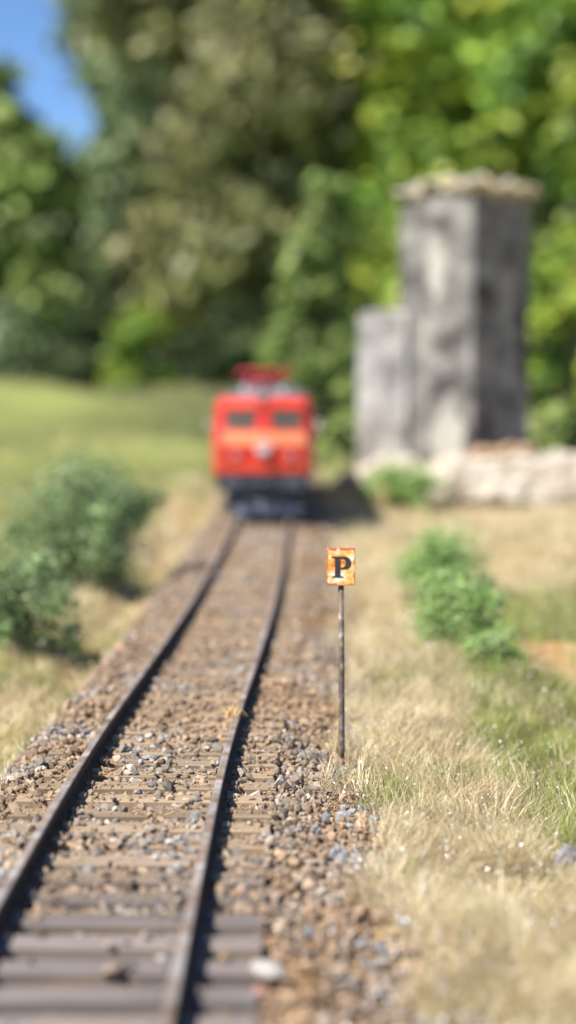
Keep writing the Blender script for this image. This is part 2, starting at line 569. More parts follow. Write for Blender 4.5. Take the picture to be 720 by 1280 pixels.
# finest crumbs: grit and dust lumps over sleepers and shoulders
n = 42000
cy = rng.uniform(110, 320, n); cd = rng.uniform(-21, 25, n); cx = cline(cy) + cd
pf = np.abs(((cy - 60.0) / SP) - np.round((cy - 60.0) / SP)) * SP
on = (pf < 1.6) & (np.abs(cd) < SL/2 - 0.2)
lump = fbm(cx / 2.2, cy / 2.2, 40.0, 2)
keep = (np.abs(np.abs(cd) - (GAUGE/2 + 0.475)) > 0.7) & (rng.random(n) < 0.1 + 0.9 * sstep(0.45, 0.65, lump)) & ((cy > 146) | (rng.random(n) < 0.12))
cx, cy, on = cx[keep], cy[keep], on[keep]; n = len(cx)
cr = rng.uniform(0.07, 0.2, n)
cz = np.where(on, -RAIL_H + cr * 0.5, ground_h(cx, cy) + cr + rng.uniform(0, 0.5, n))
OV = np.array([(1, 0, 0), (-1, 0, 0), (0, 1, 0), (0, -1, 0), (0, 0, 0.8), (0, 0, -0.8)], float)
OF = np.array([(0,2,4), (2,1,4), (1,3,4), (3,0,4), (2,0,5), (1,2,5), (3,1,5), (0,3,5)])
ang = rng.uniform(0, 6.28, n)
ov = OV[None] * rng.uniform(0.6, 1.4, (n, 6, 1)) * cr[:, None, None]
ov = np.stack([ov[..., 0] * np.cos(ang)[:, None] - ov[..., 1] * np.sin(ang)[:, None], ov[..., 0] * np.sin(ang)[:, None] + ov[..., 1] * np.cos(ang)[:, None], ov[..., 2]], -1)
ov = ov + np.stack([cx, cy, cz], 1)[:, None, :]
cc_ = np.array([[0.36, 0.26, 0.165]]) * rng.uniform(0.6, 1.35, (n, 1))
F = [np.concatenate([F, (OF[None] + len(V) + (np.arange(n) * 6)[:, None, None]).reshape(-1, 3)])]
V = np.concatenate([V, ov.reshape(-1, 3)]); C = np.concatenate([C, np.repeat(cc_, 6, axis=0)])
M_stone = vert_mat("ballast_stone", 0.85, 0.3, nscale=1500.0)
ballast = link("ballast", mesh_np("ballast", V, F, C), M_stone)
tag(ballast, "brown and grey ballast stones spread between the sleepers and shoulders", "ballast", kind="stuff")
print("ballast stones", len(P))

# blue-grey chips spilled down the right shoulder by the sign
pts, rads, cc = [], [], []
for (cx_, cy_, n, sx, sy) in [(450, 1030, 26, 2.2, 4.5), (425, 1078, 10, 1.6, 2.5), (470, 900, 40, 2.2, 14), (440, 1190, 12, 3, 5)]:
    wx, wy = px(cx_, cy_, -4.5)
    for _ in range(n):
        x, y = rng.normal(wx, sx), rng.normal(wy, sy)
        r = rng.uniform(0.4, 0.85)
        pts.append((x, y, float(ground_h(x, y)) + r * 0.7)); rads.append(r)
        cc.append(np.array([0.25, 0.26, 0.28]) * rng.uniform(0.75, 1.3))
V, F, C = stones(np.array(pts), np.array(rads), np.array(cc))
chips = link("gravel_chips", mesh_np("gravel_chips", V, F, C), M_stone)
tag(chips, "blue grey stone chips spilled along the shoulder right of the track", "gravel", kind="stuff")

# ------------------------------------------------------------------ grass
M_straw = vert_mat("straw_fibre", 0.42, 0.5, trans=0.25)
M_blade = vert_mat("grass_blade", 0.5, 0.4, trans=0.3)

def blades(x, y, h, length, width, cols, lean=0.7, flow=None):
    n = len(x)
    az = rng.uniform(0, 2*np.pi, n)
    if flow is not None:
        az = flow + rng.normal(0, 0.9, n)
    ln = np.abs(rng.normal(lean, 0.3, n))
    dirv = np.stack([np.cos(az) * np.sin(ln), np.sin(az) * np.sin(ln), np.cos(ln)], 1)
    ln2 = ln + rng.uniform(0.1, 0.7, n)
    dir2 = np.stack([np.cos(az) * np.sin(ln2), np.sin(az) * np.sin(ln2), np.cos(ln2)], 1)
    wa = rng.uniform(0, 2*np.pi, n)
    wv = np.stack([np.cos(wa), np.sin(wa), np.zeros(n)], 1) * (width / 2)[:, None]
    p0 = np.stack([x, y, h - 0.3 * length * 0.2], 1)
    p1 = p0 + dirv * (length * 0.55)[:, None]
    p2 = p1 + dir2 * (length * 0.5)[:, None]
    V = np.stack([p0 - wv, p0 + wv, p1 + wv * 0.8, p1 - wv * 0.8, p2], 1).reshape(-1, 3)
    k = (np.arange(n) * 5)[:, None]
    return V, [np.array([[0, 1, 2, 3]]) + k, np.array([[3, 2, 4]]) + k], np.repeat(cols, 5, axis=0)

def grass_field(name, n, ylo, yhi, xfun, length, width, greenness, flow_on=True, extra=None, seed=0):
    """greenness: +1 keeps only green places, -1 only dry ones"""
    y = rng.uniform(ylo, yhi, n)
    a, b = xfun(y)
    x = a + (b - a) * rng.random(n)
    d = x - cline(y)
    g = green_mask(x, y)
    e = np.where(d > 0, d - (16.5 + 6 * (1 - sstep(140, 195, y)) + 13 * fbm(x / 8, y / 10, 7.7, 2)), -d - (14.5 + 13 * fbm(x / 8, y / 10, 1.2, 2)))
    edge = rng.random(n) < sstep(-2.5, 3.0, e)
    edge |= y > 1250
    keepm = rng.random(n) < (g if greenness > 0 else 1 - 0.75 * g)
    sm = soil_mask(x, y) * (y < 650)
    keep = edge & keepm & (rng.random(n) > sm * 0.86)
    tuft = fbm(x / 5.0, y / 5.0, 21.0 + seed, 2)
    keep &= rng.random(n) < 0.12 + 1.3 * sstep(0.3, 0.62, tuft)
    x, y, tuft, g = x[keep], y[keep], tuft[keep], g[keep]
    m = len(x)
    L_ = length * rng.uniform(0.55, 1.2, m) * (0.6 + 0.9 * tuft)
    W_ = width * rng.uniform(0.7, 1.3, m)
    fl = fbm(x / 7.0, y / 7.0, 31.0, 2) * 14.0 if flow_on else None
    if greenness > 0:
        c = np.array([[0.24, 0.29, 0.065]] if ylo < 800 else [[0.215, 0.245, 0.105]]) + rng.uniform(-1, 1, (m, 1)) * np.array([[0.06, 0.045, 0.02]])
        yel = (rng.random(m) < 0.18)[:, None]
        c = np.where(yel, np.array([[0.46, 0.40, 0.17]]), c)
    else:
        c = np.array([[0.64, 0.53, 0.335]]) + rng.uniform(-1, 1, (m, 1)) * np.array([[0.14, 0.13, 0.10]])
        gr = (rng.random(m) < 0.10 + 0.25 * g)[:, None]
        c = np.where(gr, np.array([[0.30, 0.31, 0.10]]), c)
    c = c * (0.42 + 1.1 * tuft)[:, None]
    if ylo > 800:
        mv = fbm(x / 160, y / 600, 14.0)[:, None]
        c = c * (0.15 + 1.5 * mv) + np.array([[0.10, 0.07, 0.02]]) * sstep(0.5, 0.7, mv)
        L_ = L_ * (0.5 + 1.3 * sstep(0.35, 0.75, fbm(x / 90, y / 250, 15.0)))
    c = np.clip(c * rng.uniform(0.75, 1.2, (m, 1)), 0.01, 0.9)
    V, F, C = blades(x, y, ground_h(x, y), L_, W_, c, flow=fl)
    return V, F, C

def join(parts):
    V, F4, F3, C, k = [], [], [], [], 0
    for v, f, c in parts:
        V.append(v); C.append(c); F4.append(f[0] + k); F3.append(f[1] + k); k += len(v)
    return np.concatenate(V), [np.concatenate(F4), np.concatenate(F3)], np.concatenate(C)

RX = lambda k=0.215, m=14.0: (lambda y: (cline(y) + 17.5, k * y + m))
LX = lambda k=0.215, m=14.0: (lambda y: (-k * y - m, np.maximum(cline(y) - 17.5, -k * y - m + 1)))
V, F, C = join([grass_field("", 175000, 105, 300, RX(), 3.9, 0.08, -1),
                grass_field("", 42000, 300, 480, RX(), 4.6, 0.17, -1),
                grass_field("", 46000, 480, 800, RX(0.25, 30), 5.5, 0.28, -1),
                grass_field("", 14000, 105, 330, RX(), 5.6, 0.10, -1, seed=2)])
o = link("dry_grass", mesh_np("dry_grass", V, F, C), M_straw)
tag(o, "dry straw coloured grass on the bank right of the track", "grass", kind="stuff")
print("dry right", len(V)//5)
V, F, C = join([grass_field("", 60000, 150, 300, RX(), 4.0, 0.11, 1, seed=3),
                grass_field("", 30000, 300, 480, RX(), 4.2, 0.18, 1, seed=3)])
o = link("green_grass", mesh_np("green_grass", V, F, C), M_blade)
tag(o, "fresh green grass at the right edge beyond the dry bank", "grass", kind="stuff")
V, F, C = join([grass_field("", 32000, 140, 360, LX(), 4.0, 0.13, -1, seed=5),
                grass_field("", 40000, 360, 850, LX(0.24, 25), 5.0, 0.26, -1, seed=5)])
o = link("dry_grass", mesh_np("dry_grass", V, F, C), M_straw)
tag(o, "dry yellow grass on the bank left of the track", "grass", kind="stuff")
V, F, C = join([grass_field("", 26000, 140, 360, LX(), 4.0, 0.13, 1, seed=6),
                grass_field("", 26000, 360, 900, LX(0.24, 25), 4.5, 0.26, 1, seed=6)])
o = link("green_grass", mesh_np("green_grass", V, F, C), M_blade)
tag(o, "green grass around the bushes left of the track", "grass", kind="stuff")
# meadow behind the layout: full-size grass
FX = lambda y: (-0.26 * y - 60, 0.26 * y + 60)
V, F, C = join([grass_field("", 60000, 850, 2600, FX, 9.0, 0.7, 1, seed=8),
                grass_field("", 60000, 2600, 9000, FX, 22.0, 2.4, 1, seed=8)])
o = link("meadow_grass", mesh_np("meadow_grass", V, F, C), M_blade)
tag(o, "light green meadow grass behind the locomotive", "grass", kind="stuff")

# white flakes added to stand in for specular sun glints in the grass
n = 4200
y = np.where(rng.random(n) < 0.22, rng.uniform(110, 175, n), rng.uniform(115, 620, n)); x = cline(y) + 20 + rng.random(n) ** 1.3 * (0.2 * y + 20)
keep = (rng.random(n) < np.where(y < 300, 1, 0.6)) & (x - cline(y) > 21)
x, y = x[keep], y[keep]; n = len(x)
g_r = rng.uniform(0.05, 0.14, n) * (1 + y / 400)
V, F, C = stones(np.stack([x, y, ground_h(x, y) + rng.uniform(0.8, 3.4, n)], 1), g_r, np.full((n, 3), 0.85) * rng.uniform(0.8, 1.05, (n, 1)), flat=(0.25, 0.5))
M_glint = vert_mat("glint_flake", 0.2, 0.9)
o = link("glint_flakes", mesh_np("glint_flakes", V, F, C), M_glint)
tag(o, "tiny white flakes standing in for sun glints in the dry grass", "grit", kind="stuff")

# ------------------------------------------------------------------ the whistle sign
M_plate = mat("flaking_orange_enamel", rough=0.45, spec=0.4)
n_, r_ = noise_ramp(M_plate, 620.0, [(0.37, (0.42, 0.09, 0.02)), (0.44, (0.74, 0.25, 0.05)), (0.51, (0.84, 0.42, 0.09)),
                                     (0.57, (0.86, 0.60, 0.30)), (0.65, (0.84, 0.78, 0.70))], detail=7, dist=0.15)
setc(M_plate, r_.outputs[0]); bump(M_plate, n_.outputs["Fac"], 0.4, 0.0001)
M_ink = simple("worn_black_paint", (0.035, 0.028, 0.03), 0.6, var=0.6, scale=2500)
M_post = mat("rusty_wire", rough=0.7, metal=0.35)
n_, r_ = noise_ramp(M_post, 900.0, [(0.35, (0.09, 0.063, 0.05)), (0.52, (0.19, 0.14, 0.11)), (0.66, (0.36, 0.32, 0.29))], detail=6)
setc(M_post, r_.outputs[0]); bump(M_post, n_.outputs["Fac"], 0.5, 0.0001)

sx_, sy_ = px(427, 953, -4.0)
gz = float(ground_h(sx_, sy_))
sign = thing("whistle_sign", "small orange whistle sign with black letter P on rusty post", "sign", (sx_, sy_, gz), math.radians(-3))
K = sy_ / FPX * 1.003                                   # mm per photo pixel at the sign
ztop = CAM_Z - (684 - HORIZON) * K - gz
zbot = CAM_Z - (731 - HORIZON) * K - gz
pw = 17.7 * K
b = MB()
b.tube([(0.0, 0, -2.5), (0.0, 0, 3.0), (-0.03, 0, zbot * 0.5), (-0.14, 0.0, zbot - 0.02)], [0.44, 0.43, 0.40, 0.38], 14)
b.build("post", M_post, sign, smooth=True)
b = MB()                                                 # the plate, its edge nicked
rr = random.Random(3)
outline = []
for (x0, z0, x1, z1, n) in [(-pw, zbot, pw, zbot, 9), (pw, zbot, pw, ztop, 11), (pw, ztop, -pw, ztop, 9), (-pw, ztop, -pw, zbot, 11)]:
    for k in range(n):
        t = k / n
        outline.append((x0 + (x1 - x0) * t - 0.14 + rr.uniform(-.045, .045), z0 + (z1 - z0) * t + rr.uniform(-.045, .045)))
b.prism(outline, -0.72, -0.30)
L = M_plate.node_tree.links
tc = N(M_plate, "ShaderNodeTexCoord"); mp = N(M_plate, "ShaderNodeMapping")
zc, zh = (ztop + zbot) / 2, (ztop - zbot) / 2
mp.inputs["Location"].default_value = (0.14 / pw, 0, -zc / zh); mp.inputs["Scale"].default_value = (1000 / pw, 0, 1000 / zh)
L.new(tc.outputs["Object"], mp.inputs[0])
ab = N(M_plate, "ShaderNodeVectorMath", operation='ABSOLUTE'); L.new(mp.outputs[0], ab.inputs[0])
sp = N(M_plate, "ShaderNodeSeparateXYZ"); L.new(ab.outputs[0], sp.inputs[0])
mx = N(M_plate, "ShaderNodeMath", operation='MAXIMUM'); L.new(sp.outputs[0], mx.inputs[0]); L.new(sp.outputs[2], mx.inputs[1])
en, er = noise_ramp(M_plate, 1100.0, [(0.4, (0, 0, 0)), (0.6, (1, 1, 1))], detail=5)
ad = N(M_plate, "ShaderNodeMath", operation='MULTIPLY_ADD'); L.new(er.outputs[0], ad.inputs[0]); ad.inputs[1].default_value = 0.28; L.new(mx.outputs[0], ad.inputs[2])
rp = N(M_plate, "ShaderNodeValToRGB"); L.new(ad.outputs[0], rp.inputs[0])
rp.color_ramp.elements[0].position = 0.98; rp.color_ramp.elements[0].color = (0, 0, 0, 1); rp.color_ramp.elements[1].position = 1.0; rp.color_ramp.elements[1].color = (1, 1, 1, 1)
ad.inputs[1].default_value = 0.16
old = M_plate.node_tree.nodes["Principled BSDF"].inputs["Base Color"].links[0].from_socket
setc(M_plate, mixc(M_plate, 'MIX', rp.outputs[0], old, (0.52, 0.15, 0.04)))
plate = b.build("plate", M_plate, sign)
bv = plate.modifiers.new("edge", 'BEVEL'); bv.width = 0.00006; bv.segments = 2; bv.limit_method = 'ANGLE'
# letter P, slab serifs, from the photograph's proportions (12 x enlarged pixels)
def pc(u, v):
    return (-pw - 0.14 + (u - 125) / 420.0 * 2 * pw, ztop - (v - 135) / 580.0 * (ztop - zbot))
b = MB()
def flat(poly):
    b.prism([pc(*p) for p in poly][::-1], -0.775, -0.70)
flat([(245, 268), (325, 268), (325, 592), (245, 592)])
flat([(196, 268), (245, 268), (245, 300), (232, 288), (196, 284)])
flat([(200, 592), (200, 576), (232, 572), (245, 556), (245, 592)])
flat([(325, 592), (325, 556), (340, 572), (370, 576), (370, 592)])
nA = 14
outer = [(325 + 60, 268)] + [(395 + 92 * math.sin(a), 366 - 98 * math.cos(a)) for a in np.linspace(0.1, math.pi - 0.1, nA)] + [(385, 464), (325, 464)]
inner = [(325 + 22, 300)] + [(352 + 54 * math.sin(a), 368 - 68 * math.cos(a)) for a in np.linspace(0.1, math.pi - 0.1, nA)] + [(350, 437), (325, 437)]
outer = [(325, 268)] + outer; inner = [(325, 298)] + inner
for k in range(len(outer) - 1):
    flat([outer[k], outer[k+1], inner[k+1], inner[k]])
b.build("letter", M_ink, sign)

# a dry splinter leaning by the post
M_splint = simple("dry_wood_splinter", (0.55, 0.36, 0.16), 0.7, var=0.3, scale=1500)
hx, hy = px(418, 946, -4.0)
b = MB()
b.tube([(0, 0, -0.8), (0.25, 0.35, 2.2), (0.62, 0.8, 5.4)], [0.22, 0.18, 0.05], 6)
tag(b.build("splinter", M_splint, loc=(hx, hy, float(ground_h(hx, hy)))), "pale wood splinter leaning beside the sign post", "splinter")
# a tuft of straw lying over the right rail, a bead of grit on it nearer by
M_rt = simple("straw_tuft", (0.50, 0.33, 0.14), 0.8, var=0.3, scale=1500)
hx, hy = px(291, 893, 0.0)
b = MB()
for k in range(16):
    a0 = random.uniform(-1.2, 1.6)
    x0, y0 = random.uniform(-.9, .8), random.uniform(-1.6, 1.8)
    b.tube([(x0, y0, 0.0 - max(0, abs(x0) - .5)), (x0 + .7 * math.sin(a0), y0 + .9 * math.cos(a0), random.uniform(.25, .8)),
            (x0 + 1.5 * math.sin(a0), y0 + 1.7 * math.cos(a0), random.uniform(-.8, .3))], [0.13, 0.12, 0.05], 5)
tag(b.build("straw_tuft", M_rt, loc=(hx, hy, 0.05)), "tan tuft of dry straw caught over the right rail", "straw")

def rock_mesh(name, seed, rx, ry, rz, sub=3, rough=0.22, cuts=9):
    import bmesh
    bm = bmesh.new()
    bmesh.ops.create_icosphere(bm, subdivisions=sub, radius=1.0)
    rr = random.Random(seed)
    planes = [(Vector((rr.gauss(0, 1), rr.gauss(0, 1), rr.gauss(0, 1))).normalized(), rr.uniform(0.62, 0.85)) for _ in range(cuts)]
    P_ = np.array([v.co[:] for v in bm.verts])
    nn = fbm(P_[:, 0] * 2 + seed * 3.1, P_[:, 1] * 2, P_[:, 2] * 2 + seed, 3)
    for v, q in zip(bm.verts, nn):
        c = v.co.copy()
        for (pn, pd) in planes:
            e = c.dot(pn) - pd
            if e > 0:
                c -= pn * e
        c *= 1 + (q - 0.5) * rough * 2
        v.co = Vector((c.x * rx, c.y * ry, c.z * rz)) * S
    me = bpy.data.meshes.new(name)
    bm.to_mesh(me); bm.free()
    return me
M_white = simple("pale_quartz", (0.40, 0.37, 0.335), 0.75, var=0.35, scale=700)
M_brownrock = simple("brown_pebble", (0.30, 0.17, 0.11), 0.7, var=0.35, scale=900)
M_slate = simple("grey_slate", (0.25, 0.24, 0.235), 0.7, var=0.45, scale=1200)
def pebble(name, label, X, Y, zz, r, m, seed, cat="stone"):
    x, y = px(X, Y, zz)
    o = link(name, rock_mesh(name, seed, *r, sub=2), m, loc=(x, y, max(float(ground_h(x, y)), zz) + r[2] * 0.6))
    o.rotation_euler = (0, 0, random.uniform(0, 3))
    return tag(o, label, cat)
pebble("white_pebble", "white quartz pebble resting at the sleeper end nearest the camera", 333, 1222, -2.6, (2.0, 1.3, 0.95), M_white, 31)
pebble("brown_pebble", "dark brown pebble just below the white quartz pebble", 326, 1252, -3.4, (1.2, 1.1, 0.95), M_brownrock, 5)
pebble("slate_stone", "ragged grey stone lying in green grass at the right edge", 706, 1082, -4.0, (1.5, 1.2, 1.5), M_slate, 9)
pebble("grit_bead", "tiny pale grain of grit lying on the right rail", 253, 1072, 0.0, (0.45, 0.3, 0.16), M_white, 12, "grit")

# ------------------------------------------------------------------ locomotive (local: front end at y = 0, rail top z = 0)
M_red = simple("vermilion_paint", (0.60, 0.030, 0.016), 0.38, var=0.12, scale=120)
M_orange = simple("orange_stripe_paint", (0.84, 0.27, 0.12), 0.35, var=0.1, scale=120)
M_brow = simple("brow_red_paint", (0.66, 0.075, 0.04), 0.3, var=0.1, scale=120)
M_roof = simple("roof_grey_paint", (0.12, 0.135, 0.155), 0.5, var=0.2, scale=200)
M_under = simple("underframe_black", (0.030, 0.034, 0.042), 0.5, var=0.5, scale=300)
M_steelgrey = simple("bogie_grey_steel", (0.10, 0.11, 0.13), 0.42, 0.5, var=0.4, scale=300)
M_glass = mat("cab_glass", (0.09, 0.088, 0.06), 0.08, 0.0, 0.8)
M_rubber = simple("window_rubber", (0.10, 0.06, 0.045), 0.6)
M_lamp = simple("lamp_lens", (0.36, 0.30, 0.29), 0.12, 0.0, var=0.05)
M_chrome = mat("polished_metal", (0.82, 0.82, 0.84), 0.14, 1.0)
M_ins = simple("insulator_grey", (0.42, 0.44, 0.47), 0.3, var=0.1)
M_panto = simple("pantograph_red", (0.55, 0.03, 0.05), 0.35, var=0.1)
LY = 548.0
lt = float((cline(LY + 120) - cline(LY)) / 120)
loco = thing("electric_locomotive", "red electric locomotive with orange stripes and two cab windows on the track", "locomotive",
             (float(cline(LY)) + 0.4, LY, 0.0), -math.atan(lt))
LEN = 186.0
ROWS = [(14.6, 16.3, 0.7), (15.2, 16.8, 0.1), (20.5, 16.9, -0.2), (25.0, 16.9, -0.35), (29.4, 16.8, 0.35), (30.0, 16.7, 0.7),
        (36.2, 16.5, 2.1), (37.0, 16.4, 1.7), (39.6, 15.9, 2.6), (40.8, 14.9, 3.6)]
def yfront(x, z):
    zz = [r[0] for r in ROWS]
    return float(np.interp(z, zz, [r[2] for r in ROWS])) + 1.3 * abs(x) / 14.0
def ring(z, w, y0):
    pts = []
    for (x, y) in [(0, 0), (-7, 0.65), (-(w - 2.6), 1.3 * (w - 2.6) / 14), (-(w - 0.9), 2.6), (-w, 4.6)]:
        pts.append((x, y0 + y, z))
    back = [(x, LEN - y, z) for x, y, z in pts[::-1]]
    left = pts + back
    right = [(-x, y, z) for x, y, z in left[::-1][1:-1]]
    return left + right
b = MB()
v, f = [], []
for r in ROWS:
    v += ring(*r)
n = len(v) // len(ROWS)
for i in range(len(ROWS) - 1):
    for k in range(n):
        f.append((i*n + (k+1) % n, i*n + k, (i+1)*n + k, (i+1)*n + (k+1) % n))
f.append(tuple(range(n)))
b.add(v, f)
body = b.build("body", M_red, loco)
# roof
b = MB(); v, f = [], []
RR = [(40.8, 14.85, 3.7), (41.7, 13.2, 4.6), (42.4, 9.0, 6.2)]
for r in RR:
    v += ring(*r)
for i in range(2):
    for k in range(n):
        f.append((i*n + (k+1) % n, i*n + k, (i+1)*n + k, (i+1)*n + (k+1) % n))
f.append(tuple(range(3*n - 1, 2*n - 1, -1)))
b.add(v, f)
roof = b.build("roof", M_roof, loco)

def front_patch(name, x0, x1, z0, z1, off, m, parent, nx=6, nz=4, smooth=False):
    b = MB()
    xs = np.linspace(x0, x1, nx + 1); zs = np.linspace(z0, z1, nz + 1)
    v = [(x, yfront(x, z) - off, z) for z in zs for x in xs] + [(x, yfront(x, z) + 0.3, z) for z in zs for x in xs]
    w = nx + 1; o_ = w * (nz + 1)
    f = [(j*w + i, j*w + i + 1, (j+1)*w + i + 1, (j+1)*w + i) for j in range(nz) for i in range(nx)]
    for i in range(nx):
        f.append((i, o_ + i, o_ + i + 1, i + 1)); q = nz * w
        f.append((q + i + 1, o_ + q + i + 1, o_ + q + i, q + i))
    for j in range(nz):
        f.append(((j+1)*w, o_ + (j+1)*w, o_ + j*w, j*w)); q = nx
        f.append((j*w + q, o_ + j*w + q, o_ + (j+1)*w + q, (j+1)*w + q))
    b.add(v, f)
    return b.build(name, m, parent, smooth=smooth)
front_patch("stripe", -14.0, 14.0, 24.8, 29.2, 0.22, M_orange, loco, 14)
front_patch("stripe", -14.0, 14.0, 15.6, 19.0, 0.22, M_brow, loco, 14)
front_patch("brow", -13.6, -1.5, 36.4, 39.4, 0.55, M_brow, loco)
front_patch("brow", 1.5, 13.6, 36.4, 39.4, 0.55, M_brow, loco)
for s in (-1, 1):
    w0, w1 = sorted((s * 3.1, s * 12.3))
    fr = front_patch("window", w0 - 0.5, w1 + 0.5, 30.2, 35.6, 0.2, M_rubber, loco)
    front_patch("pane", w0, w1, 30.6, 35.2, 0.28, M_glass, fr)
    wb = MB(); wb.tube([(s * 7.5, yfront(7.5, 30.3) - 0.5, 30.3), (s * 5.2, yfront(5.2, 34.2) - 0.5, 34.2)], 0.14, 6)
    wb.build("wiper", M_under, fr)
    hb = MB()
    yl = yfront(9.0, 21.2)
    hb.tube([(s * 9.0, yl + 0.3, 21.2), (s * 9.0, yl - 0.55, 21.2), (s * 9.0, yl - 0.7, 21.2)], [1.75, 1.75, 1.45], 20)
    hl = hb.build("headlight", M_red, loco)
    hb = MB(); hb.tube([(s * 9.0, yl - 0.6, 21.2), (s * 9.0, yl - 0.85, 21.2), (s * 9.0, yl - 1.0, 21.2)], [1.25, 1.15, 0.6], 20)
    hb.build("lens", M_lamp, hl)
    # side stripes, side windows, doors, vents, handrails, mirror
    for (z0, z1) in ((24.8, 29.2), (15.6, 19.6)):
        sb = MB(); xs_ = sorted((s * 16.6, s * 17.15)); sb.box(xs_[0], xs_[1], 5.2, LEN - 5.2, z0, z1, 0.1); sb.build("stripe", M_orange, loco)
    for yy_ in (9.0, LEN - 17.0):
        wb = MB(); xs_ = sorted((s * 16.4, s * 17.0)); wb.box(xs_[0], xs_[1], yy_, yy_ + 8, 30.2, 35.6, 0.1); wi = wb.build("window", M_rubber, loco)
        wb = MB(); xs_ = sorted((s * 16.5, s * 17.1)); wb.box(xs_[0], xs_[1], yy_ + .5, yy_ + 7.5, 30.7, 35.1); wb.build("pane", M_glass, wi)
    for yy_ in (20.5, LEN - 27.5):
        wb = MB(); xs_ = sorted((s * 16.5, s * 17.25)); wb.box(xs_[0], xs_[1], yy_, yy_ + 7, 15.4, 36.5, 0.15); dr_ = wb.build("door", M_red, loco)
        wb = MB(); wb.tube([(s * 17.7, yy_ + 6, 19), (s * 17.7, yy_ + 6, 25)], 0.2, 6); wb.build("handle", M_chrome, dr_)
    for k in range(6):
        wb = MB(); xs_ = sorted((s * 16.5, s * 17.05)); y0_ = 40 + k * 18
        wb.box(xs_[0], xs_[1], y0_, y0_ + 13, 31, 36.5, 0.1); vt = wb.build("vent", M_steelgrey, loco)
        wb = MB()
        for q in range(6):
            wb.box(*sorted((s * 17.0, s * 17.3)), y0_ + .6, y0_ + 12.4, 31.5 + q * .8, 31.9 + q * .8)
        wb.build("louvre", M_roof, vt)
    mb_ = MB()
    mb_.tube([(s * 16.4, 6.0, 33.0), (s * 18.6, 5.2, 33.2)], 0.18, 6)
    mr = mb_.build("mirror", M_under, loco)
    mb_ = MB(); mb_.box(*sorted((s * 17.4, s * 19.6)), 4.6, 5.1, 29.6, 33.2, 0.15); mb_.build("mirror_face", M_chrome, mr)
    hb = MB(); yh = yfront(14.2, 22)
    hb.tube([(s * 14.2, yh - 0.1, 16.5), (s * 14.2, yh - 0.9, 17.2), (s * 14.2, yh - 0.9, 28.0), (s * 14.2, yh - 0.1, 28.8)], 0.2, 6)
    hb.build("handrail", M_chrome, loco)
# third headlight under the roof and the round emblem in the middle
yl = yfront(0, 39)
hb = MB(); hb.tube([(0, yl + 1.5, 39.4), (0, yl - 0.5, 39.4), (0, yl - 0.65, 39.4)], [1.35, 1.35, 1.1], 20); hl = hb.build("headlight", M_steelgrey, loco)
hb = MB(); hb.tube([(0, yl - 0.55, 39.4), (0, yl - 0.75, 39.4), (0, yl - 0.85, 39.4)], [1.0, 0.9, 0.5], 20); hb.build("lens", M_glass, hl)
M_emblem = mat("silver_emblem", (0.86, 0.82, 0.82), 0.22, 0.6)
yl = yfront(0, 23.6)
hb = MB(); hb.tube([(0, yl + 0.2, 23.6), (0, yl - 0.5, 23.6), (0, yl - 0.62, 23.75), (0, yl - 0.68, 24.0)], [2.5, 2.5, 2.2, 0.8], 24); em = hb.build("emblem", M_emblem, loco)
# buffer beams, buffers, hooks, plough, steps at both ends
for end in (0, 1):
    def Y(y): return y if end == 0 else LEN - y
    def B(mb, x0, x1, y0, y1, z0, z1, bb=0.0):
        a_, b_ = sorted((Y(y0), Y(y1))); mb.box(x0, x1, a_, b_, z0, z1, bb)
    mb = MB(); B(mb, -15.6, 15.6, -0.4, 3.2, 9.4, 14.5, 0.3); beam = mb.build("buffer_beam", M_under, loco)
    for s in (-1, 1):
        mb = MB()
        mb.tube([(s*10, Y(0.5), 12), (s*10, Y(-3.2), 12), (s*10, Y(-3.2), 12)], [1.35, 1.35, 0.9], 16)
        mb.tube([(s*10, Y(-3.0), 12), (s*10, Y(-6.0), 12)], 0.9, 16)
        bf = mb.build("buffer", M_steelgrey, loco, smooth=False)
        mb = MB(); mb.tube([(s*10, Y(-5.8), 12), (s*10, Y(-6.4), 12), (s*10, Y(-6.7), 12)], [2.7, 2.65, 1.6], 20); mb.build("buffer_head", M_steelgrey, bf)
        mb = MB(); B(mb, *sorted((s*11.2, s*15.0)), -0.2, 2.6, 3.2, 4.0, 0.1); B(mb, *sorted((s*11.2, s*15.0)), 0.3, 2.6, 6.4, 7.0, 0.1)
        for q in (11.4, 14.8):
            mb.tube([(s*q, Y(1.4), 3.3), (s*q, Y(1.4), 9.6)], 0.22, 6)
        mb.build("step", M_steelgrey, loco)
        mb = MB(); mb.tube([(s*5.0, Y(-0.2), 11.0), (s*5.0, Y(-1.4), 9.5), (s*4.6, Y(-1.5), 6.0), (s*4.2, Y(-0.8), 4.4)], 0.42, 8)
        mb.build("brake_hose", M_under, loco, smooth=True)
    mb = MB(); mb.tube([(0, Y(0), 12), (0, Y(-2.6), 12), (0, Y(-3.2), 10.8), (0, Y(-2.4), 10.2)], [0.8, 0.7, 0.55, 0.4], 8); mb.build("coupling_hook", M_steelgrey, loco)
    mb = MB()
    pl = [(-12.8, 1.0), (12.8, 1.0), (12.2, 6.4), (-12.2, 6.4)]
    v = [(x, Y(1.2 if abs(x) > 1 else -1.6), z) for x, z in pl]
    v = [(-12.8, Y(2.2), 1.0), (0, Y(-1.8), 1.0), (12.8, Y(2.2), 1.0), (-12.2, Y(3.2), 6.6), (0, Y(-0.4), 6.6), (12.2, Y(3.2), 6.6)]
    v += [(x, y + (0.7 if end == 0 else -0.7), z) for x, y, z in v]
    f = [(0,1,4,3), (1,2,5,4), (6,9,10,7), (7,10,11,8), (0,3,9,6), (2,8,11,5), (3,4,10,9), (4,5,11,10), (0,6,7,1), (1,7,8,2)]
    mb.add(v, f); mb.build("plough", M_steelgrey, loco)
